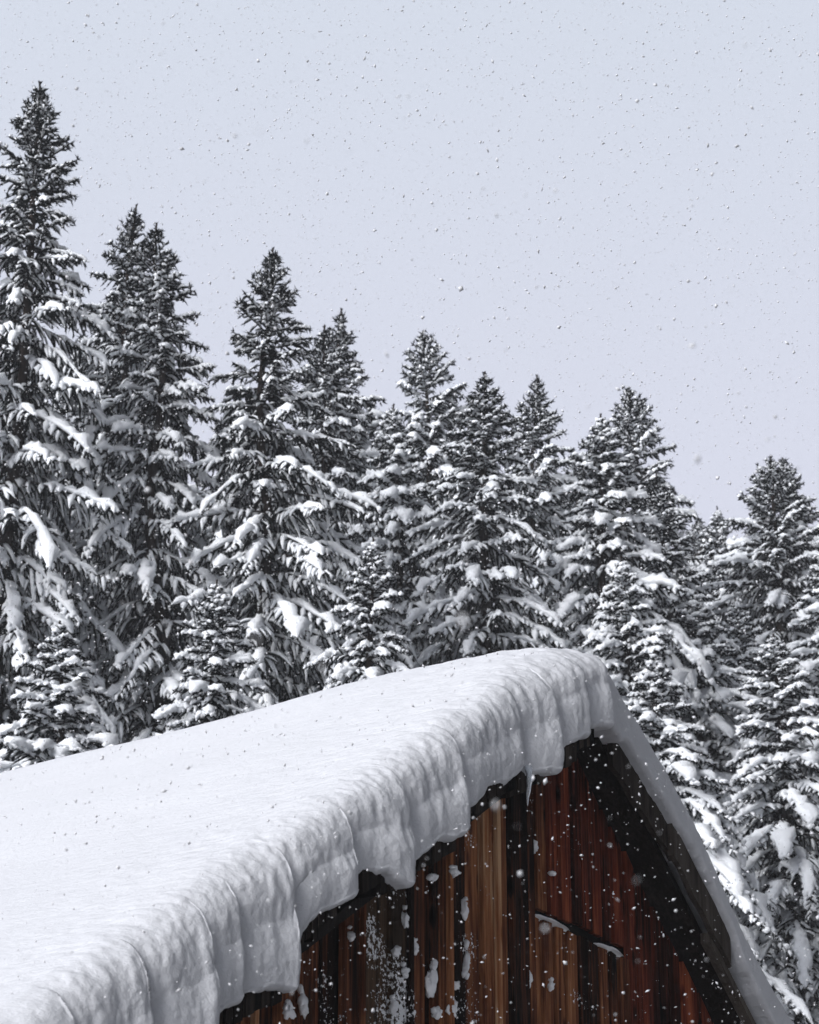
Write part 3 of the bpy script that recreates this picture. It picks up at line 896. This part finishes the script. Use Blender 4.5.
VAR = {
    'dark':   dict(heavy=0.85, seed=3, lmax=3.3, k=0.10, snow=1.45, top_bare=3.6, up=1.0),
    'dark2':  dict(heavy=0.85, seed=17, lmax=3.0, k=0.10, snow=1.45, top_bare=3.0, up=0.8),
    'mid':    dict(heavy=0.85, seed=29, lmax=2.9, k=0.105, snow=1.6, top_bare=1.8, up=0.9),
    'mid2':   dict(heavy=0.85, seed=41, lmax=2.6, k=0.115, snow=1.7, top_bare=1.2, up=0.7, droop=1.3),
    'arms':   dict(cap=0.52, seed=53, lmax=3.2, k=0.105, snow=1.6, top_bare=2.0, up=1.25),
    'white':  dict(seed=67, lmax=2.8, k=0.12, snow=1.8, top_bare=0.3, up=0.6, heavy=1.12, droop=1.5),
    'white2': dict(seed=83, lmax=3.0, k=0.13, snow=2.0, top_bare=0.2, up=0.5, heavy=1.2, droop=1.7),
    'broad':  dict(seed=97, lmax=3.0, k=0.16, snow=1.1, top_bare=1.2, up=1.1, dens=1.1, cap=0.56),
}
PROTO = {}
def spruce(x, y, depth, var, label, rot, group='snowy spruces on the hillside behind the barn', wide=1.0):
    top = px(x, y, depth)
    gz = float(ground_z(top.x, top.y)) - 0.3
    if var not in PROTO:
        PROTO[var] = spruce_meshes(**VAR[var])
    nd, sn, tr, H = PROTO[var]
    sc = (top.z + 0.08 - gz) / H
    root = empty('spruce_tree', (top.x, top.y, gz), R(rot), (wide, wide, sc))
    lean = random.Random(rot * 7 + x)
    root.rotation_euler = (R(lean.uniform(-1.3, 1.3)), R(lean.uniform(-1.3, 1.3)), R(rot))
    tip = root.rotation_euler.to_matrix() @ Vector((0, 0, H * sc))
    root.location = (top.x - tip.x, top.y - tip.y, gz)
    tag(root, label, 'tree', group)
    link('trunk', tr, M_BARK, root)
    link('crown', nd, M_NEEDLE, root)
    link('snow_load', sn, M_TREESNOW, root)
    return root

TREES = [
    (35, 82, 48, 'dark', 'tallest spruce, at the left edge, with a dark nearly bare spire', 10, 1.05),
    (-48, 150, 51, 'dark2', 'spruce cut by the left edge of the photo beside the tallest one', 60, 1.05),
    (133, 207, 53, 'dark2', 'left and taller of the close pair of tops next to the tallest spruce', 200, 0.95),
    (165, 228, 50, 'mid', 'right and lower of the close pair of tops next to the tallest spruce', 120, 1.0),
    (270, 255, 50, 'dark', 'dark slim spruce standing alone between the close pair and the double-topped pair', 250, 1.0),
    (343, 308, 58, 'mid', 'taller right spruce of the double-topped pair right of the dark slim one', 20, 0.95),
    (326, 329, 56, 'mid2', 'slightly lower left spruce of the double-topped pair', 140, 0.95),
    (421, 332, 65, 'arms', 'spruce with dark upswept arms at the centre of the tree line', 75, 1.0),
    (396, 409, 55, 'white', 'slender white spruce in front of the one with dark upswept arms', 300, 0.85),
    (483, 376, 54, 'mid2', 'pointed spruce with long snowy arms right of the centre, above the roof peak', 215, 1.1),
    (533, 375, 63, 'mid', 'spruce with a rounded dark top behind and right of the pointed one', 330, 1.0),
    (595, 418, 55, 'white', 'spruce with thick snow pads on its arms just above the barn ridge end', 45, 1.05),
    (632, 389, 62, 'arms', 'dark-topped spruce with upswept right arms, tallest of the right half', 185, 1.05),
    (664, 476, 58, 'mid', 'shorter spruce leaning against the right flank of the dark-topped one', 95, 0.95),
    (622, 560, 52, 'white2', 'low snow-laden spruce in front of the dark-topped one, right of the roof peak', 5, 0.8),
    (718, 508, 73, 'white', 'small hazy spire in the dip between the dark-topped and the broad spruce', 160, 0.9),
    (771, 457, 66, 'broad', 'broad dense spruce with a blunt twin top near the right edge', 230, 1.0),
    (783, 462, 69, 'broad', 'second leader close behind the blunt broad spruce near the right edge', 40, 0.9),
    (695, 596, 56, 'white2', 'whitest spruce, bowed under snow beside the right bargeboard', 110, 1.0),
    (836, 545, 60, 'white', 'snowy spruce cut by the right edge of the photo', 275, 1.1),
    (373, 540, 46, 'white', 'small young white spruce just above the middle of the snowy roof', 150, 0.75),
    (212, 585, 44, 'white', 'low white spruce with sagging arms left of the dark slim spruce above the roof', 35, 0.78),
    (60, 625, 42, 'white2', 'low heavily loaded spruce in front of the tallest one, above the roof at the left', 310, 0.82),
    (772, 640, 52, 'white', 'near white spruce low at the right edge, in front of the broad blunt one', 340, 0.95),
    (737, 600, 60, 'white', 'white spruce between the whitest one and the low one at the right edge', 170, 0.9),
    (655, 655, 48, 'white2', 'low white spruce rising just behind the upper bargeboard', 80, 0.8),
]
for x, y, d, var, lab, rot, wd in TREES:
    spruce(x, y, d, var, lab, rot, wide=wd)
BACK = [(702, 522, 80, 'broad'), (455, 415, 74, 'mid2'), (368, 400, 72, 'dark2'), (575, 455, 76, 'mid'), (248, 400, 66, 'mid2'), (110, 300, 66, 'mid2'), (545, 470, 70, 'mid2'), (650, 520, 74, 'dark2'), (755, 520, 78, 'mid2'), (430, 500, 68, 'mid'), (95, 350, 72, 'dark2'), (222, 405, 66, 'mid'), (78, 330, 60, 'mid'), (8, 300, 58, 'mid2'), (306, 400, 76, 'dark2'), (385, 430, 78, 'dark2'), (452, 450, 80, 'mid'), (508, 470, 80, 'dark2'), (566, 490, 80, 'dark2'),
        (690, 545, 82, 'mid'), (742, 545, 84, 'mid2'), (815, 530, 82, 'mid'), (600, 520, 84, 'dark2'), (660, 580, 80, 'mid2'), (840, 640, 78, 'dark2'), (30, 330, 70, 'mid'), (155, 420, 70, 'dark2'), (785, 700, 76, 'mid'), (720, 690, 72, 'dark2')]
for i, (x, y, d, var) in enumerate(BACK):
    spruce(x, y, d, var, 'spruce of the far row, mostly hidden behind the nearer snowy spruces', 57 * i, group='far row of spruces behind the front row')

# a bare birch crown, only a haze of twigs between two spruces
def bare_tree(x, y, depth, label):
    top = px(x, y, depth)
    gz = float(ground_z(top.x, top.y)) - 0.3
    H = top.z - gz
    rs = np.random.RandomState(5)
    root = empty('bare_tree', (top.x, top.y, gz))
    tag(root, label, 'tree')
    segs = []
    def grow(p, d, ln, r, lev):
        n = 5
        pts = [p]
        for i in range(n):
            d = unit(d + rs.normal(size=3) * 0.10 + np.array([0, 0, 0.05]))
            pts.append(pts[-1] + d * ln / n)
        segs.append((np.array(pts), r, lev))
        if lev < 3:
            for k in range(9 if lev == 0 else 6):
                f = rs.uniform(0.35 if lev else 0.45, 1.0)
                q = pts[int(f * n)]
                dd = unit(d + rs.normal(size=3) * np.array([0.6, 0.6, 0.25]))
                grow(q, dd, ln * rs.uniform(0.30, 0.5) * (0.55 if lev == 0 else 1), r * 0.42, lev + 1)
    grow(np.array([0, 0, 0.0]), np.array([0, 0, 1.0]), H * 0.93, 0.14, 0)
    for nm, sel in (('trunk', lambda l: l == 0), ('branches', lambda l: l > 0)):
        b = Bag()
        for pts, r, lev in segs:
            if not sel(lev): continue
            m = len(pts)
            vv = []
            for i, p in enumerate(pts):
                rr = r * (1 - 0.8 * i / (m - 1)) + 0.004
                for a in range(4):
                    vv.append(p + rr * np.array([math.cos(a * 1.57), math.sin(a * 1.57), 0]))
            b.add(vv, [[i * 4 + a, i * 4 + (a + 1) % 4, (i + 1) * 4 + (a + 1) % 4, (i + 1) * 4 + a] for i in range(m - 1) for a in range(4)])
        link(nm, b.mesh(nm), M_TWIG, root)
bare_tree(512, 388, 70, 'leafless tree whose fine pale twigs show between two spruce tops')

# ------------------------------------------------------------------ falling snow
rs = np.random.RandomState(99)
def flakes(n, x0, x1, y0, y1, z0, z1, smin, smax):
    c = np.stack([rs.uniform(x0, x1, n), rs.uniform(y0, y1, n), rs.uniform(z0, z1, n)], -1)
    return c, rs.uniform(smin, smax, n) * (0.55 + 1.2 * rs.uniform(size=n) ** 4)
parts = []
for y0, y1, dens, smin, smax in ((2.0, 8.0, 18, 0.002, 0.005), (8.0, 16.0, 62, 0.0026, 0.0068), (16.0, 32.0, 9, 0.004, 0.009), (32.0, 46.0, 4, 0.006, 0.011)):
    ym = y1
    hw = ym * 0.137 * 1.4 + 2.4
    zlo, zhi = EYE + y0 * 0.25 - 0.6, EYE + ym * 0.70 + 0.8
    n = int(dens * 2 * hw * (y1 - y0) * (zhi - zlo))
    parts.append(flakes(n, -hw, hw, y0, y1, zlo, zhi, smin, smax))
c = np.concatenate([p[0] for p in parts]); r = np.concatenate([p[1] for p in parts])
# keep the ones inside a generous cone and outside the barn with its snow
el = (c[:, 2] - EYE) / c[:, 1]
ok = (np.abs(c[:, 0] / c[:, 1]) < 0.19 + 2.4 / c[:, 1]) & (el > 0.22 - 0.3 / c[:, 1]) & (el < 0.74 + 0.4 / c[:, 1])
ca, sa = math.cos(R(BROT)), math.sin(R(BROT))
lx = (c[:, 0] - BX) * ca + (c[:, 1] - BY) * sa
ly = -(c[:, 0] - BX) * sa + (c[:, 1] - BY) * ca
inside = (lx > -5.9) & (lx < 5) & (ly > -0.72) & (c[:, 2] < smooth_interp(lx, ZT) + 0.06)
ok &= ~inside
c, r = c[ok], r[ok]
n = len(c)
octv = np.array([(1, 0, 0), (-1, 0, 0), (0, 1, 0), (0, -1, 0), (0, 0, 1), (0, 0, -1)], float)
octf = np.array([(0, 2, 4), (2, 1, 4), (1, 3, 4), (3, 0, 4), (2, 0, 5), (1, 2, 5), (3, 1, 5), (0, 3, 5)])
sc3 = rs.uniform(0.55, 1.25, (n, 6, 1))
ax = unit(rs.normal(size=(n, 3))); ax2 = unit(np.cross(ax, rs.normal(size=(n, 3)))); ax3 = np.cross(ax, ax2)
asp = np.stack([rs.uniform(0.9, 1.5, n), rs.uniform(0.7, 1.1, n), rs.uniform(0.35, 0.8, n)], -1)
vv = (octv[None, :, 0:1] * ax[:, None] * asp[:, None, 0:1] + octv[None, :, 1:2] * ax2[:, None] * asp[:, None, 1:2] + octv[None, :, 2:3] * ax3[:, None] * asp[:, None, 2:3]) * sc3 * r[:, None, None] + c[:, None]
ff = (octf[None] + (np.arange(n) * 6)[:, None, None]).reshape(-1, 3)
tag(link('falling_snow', np_mesh('falling_snow', vv.reshape(-1, 3), ff, True), M_FLAKE), 'countless small white snowflakes drifting down through the air', 'snowflakes', kind='stuff')
print('flakes', n, 'verts', sum(len(m.vertices) for m in bpy.data.meshes))

# ------------------------------------------------------------------ the snowy air itself
bm = bmesh.new()
bmesh.ops.create_cube(bm, size=1.0)
hm = bpy.data.meshes.new('haze'); bm.to_mesh(hm); bm.free()
haze = bpy.data.objects.new('haze', hm)
SC.collection.objects.link(haze)
haze.scale = (1900, 2000, 60)
haze.location = (0, 260, 28)
mh = bpy.data.materials.new('snowy_air'); mh.use_nodes = True
hn, hl = mh.node_tree.nodes, mh.node_tree.links
hn.remove(hn['Principled BSDF'])
pv = hn.new('ShaderNodeVolumePrincipled')
pv.inputs['Color'].default_value = (0.95, 0.96, 1.0, 1)
pv.inputs['Density'].default_value = 0.00045
hl.new(pv.outputs[0], hn['Material Output'].inputs['Volume'])
hm.materials.append(mh)
tag(haze, 'pale snow-filled air', kind='stuff')
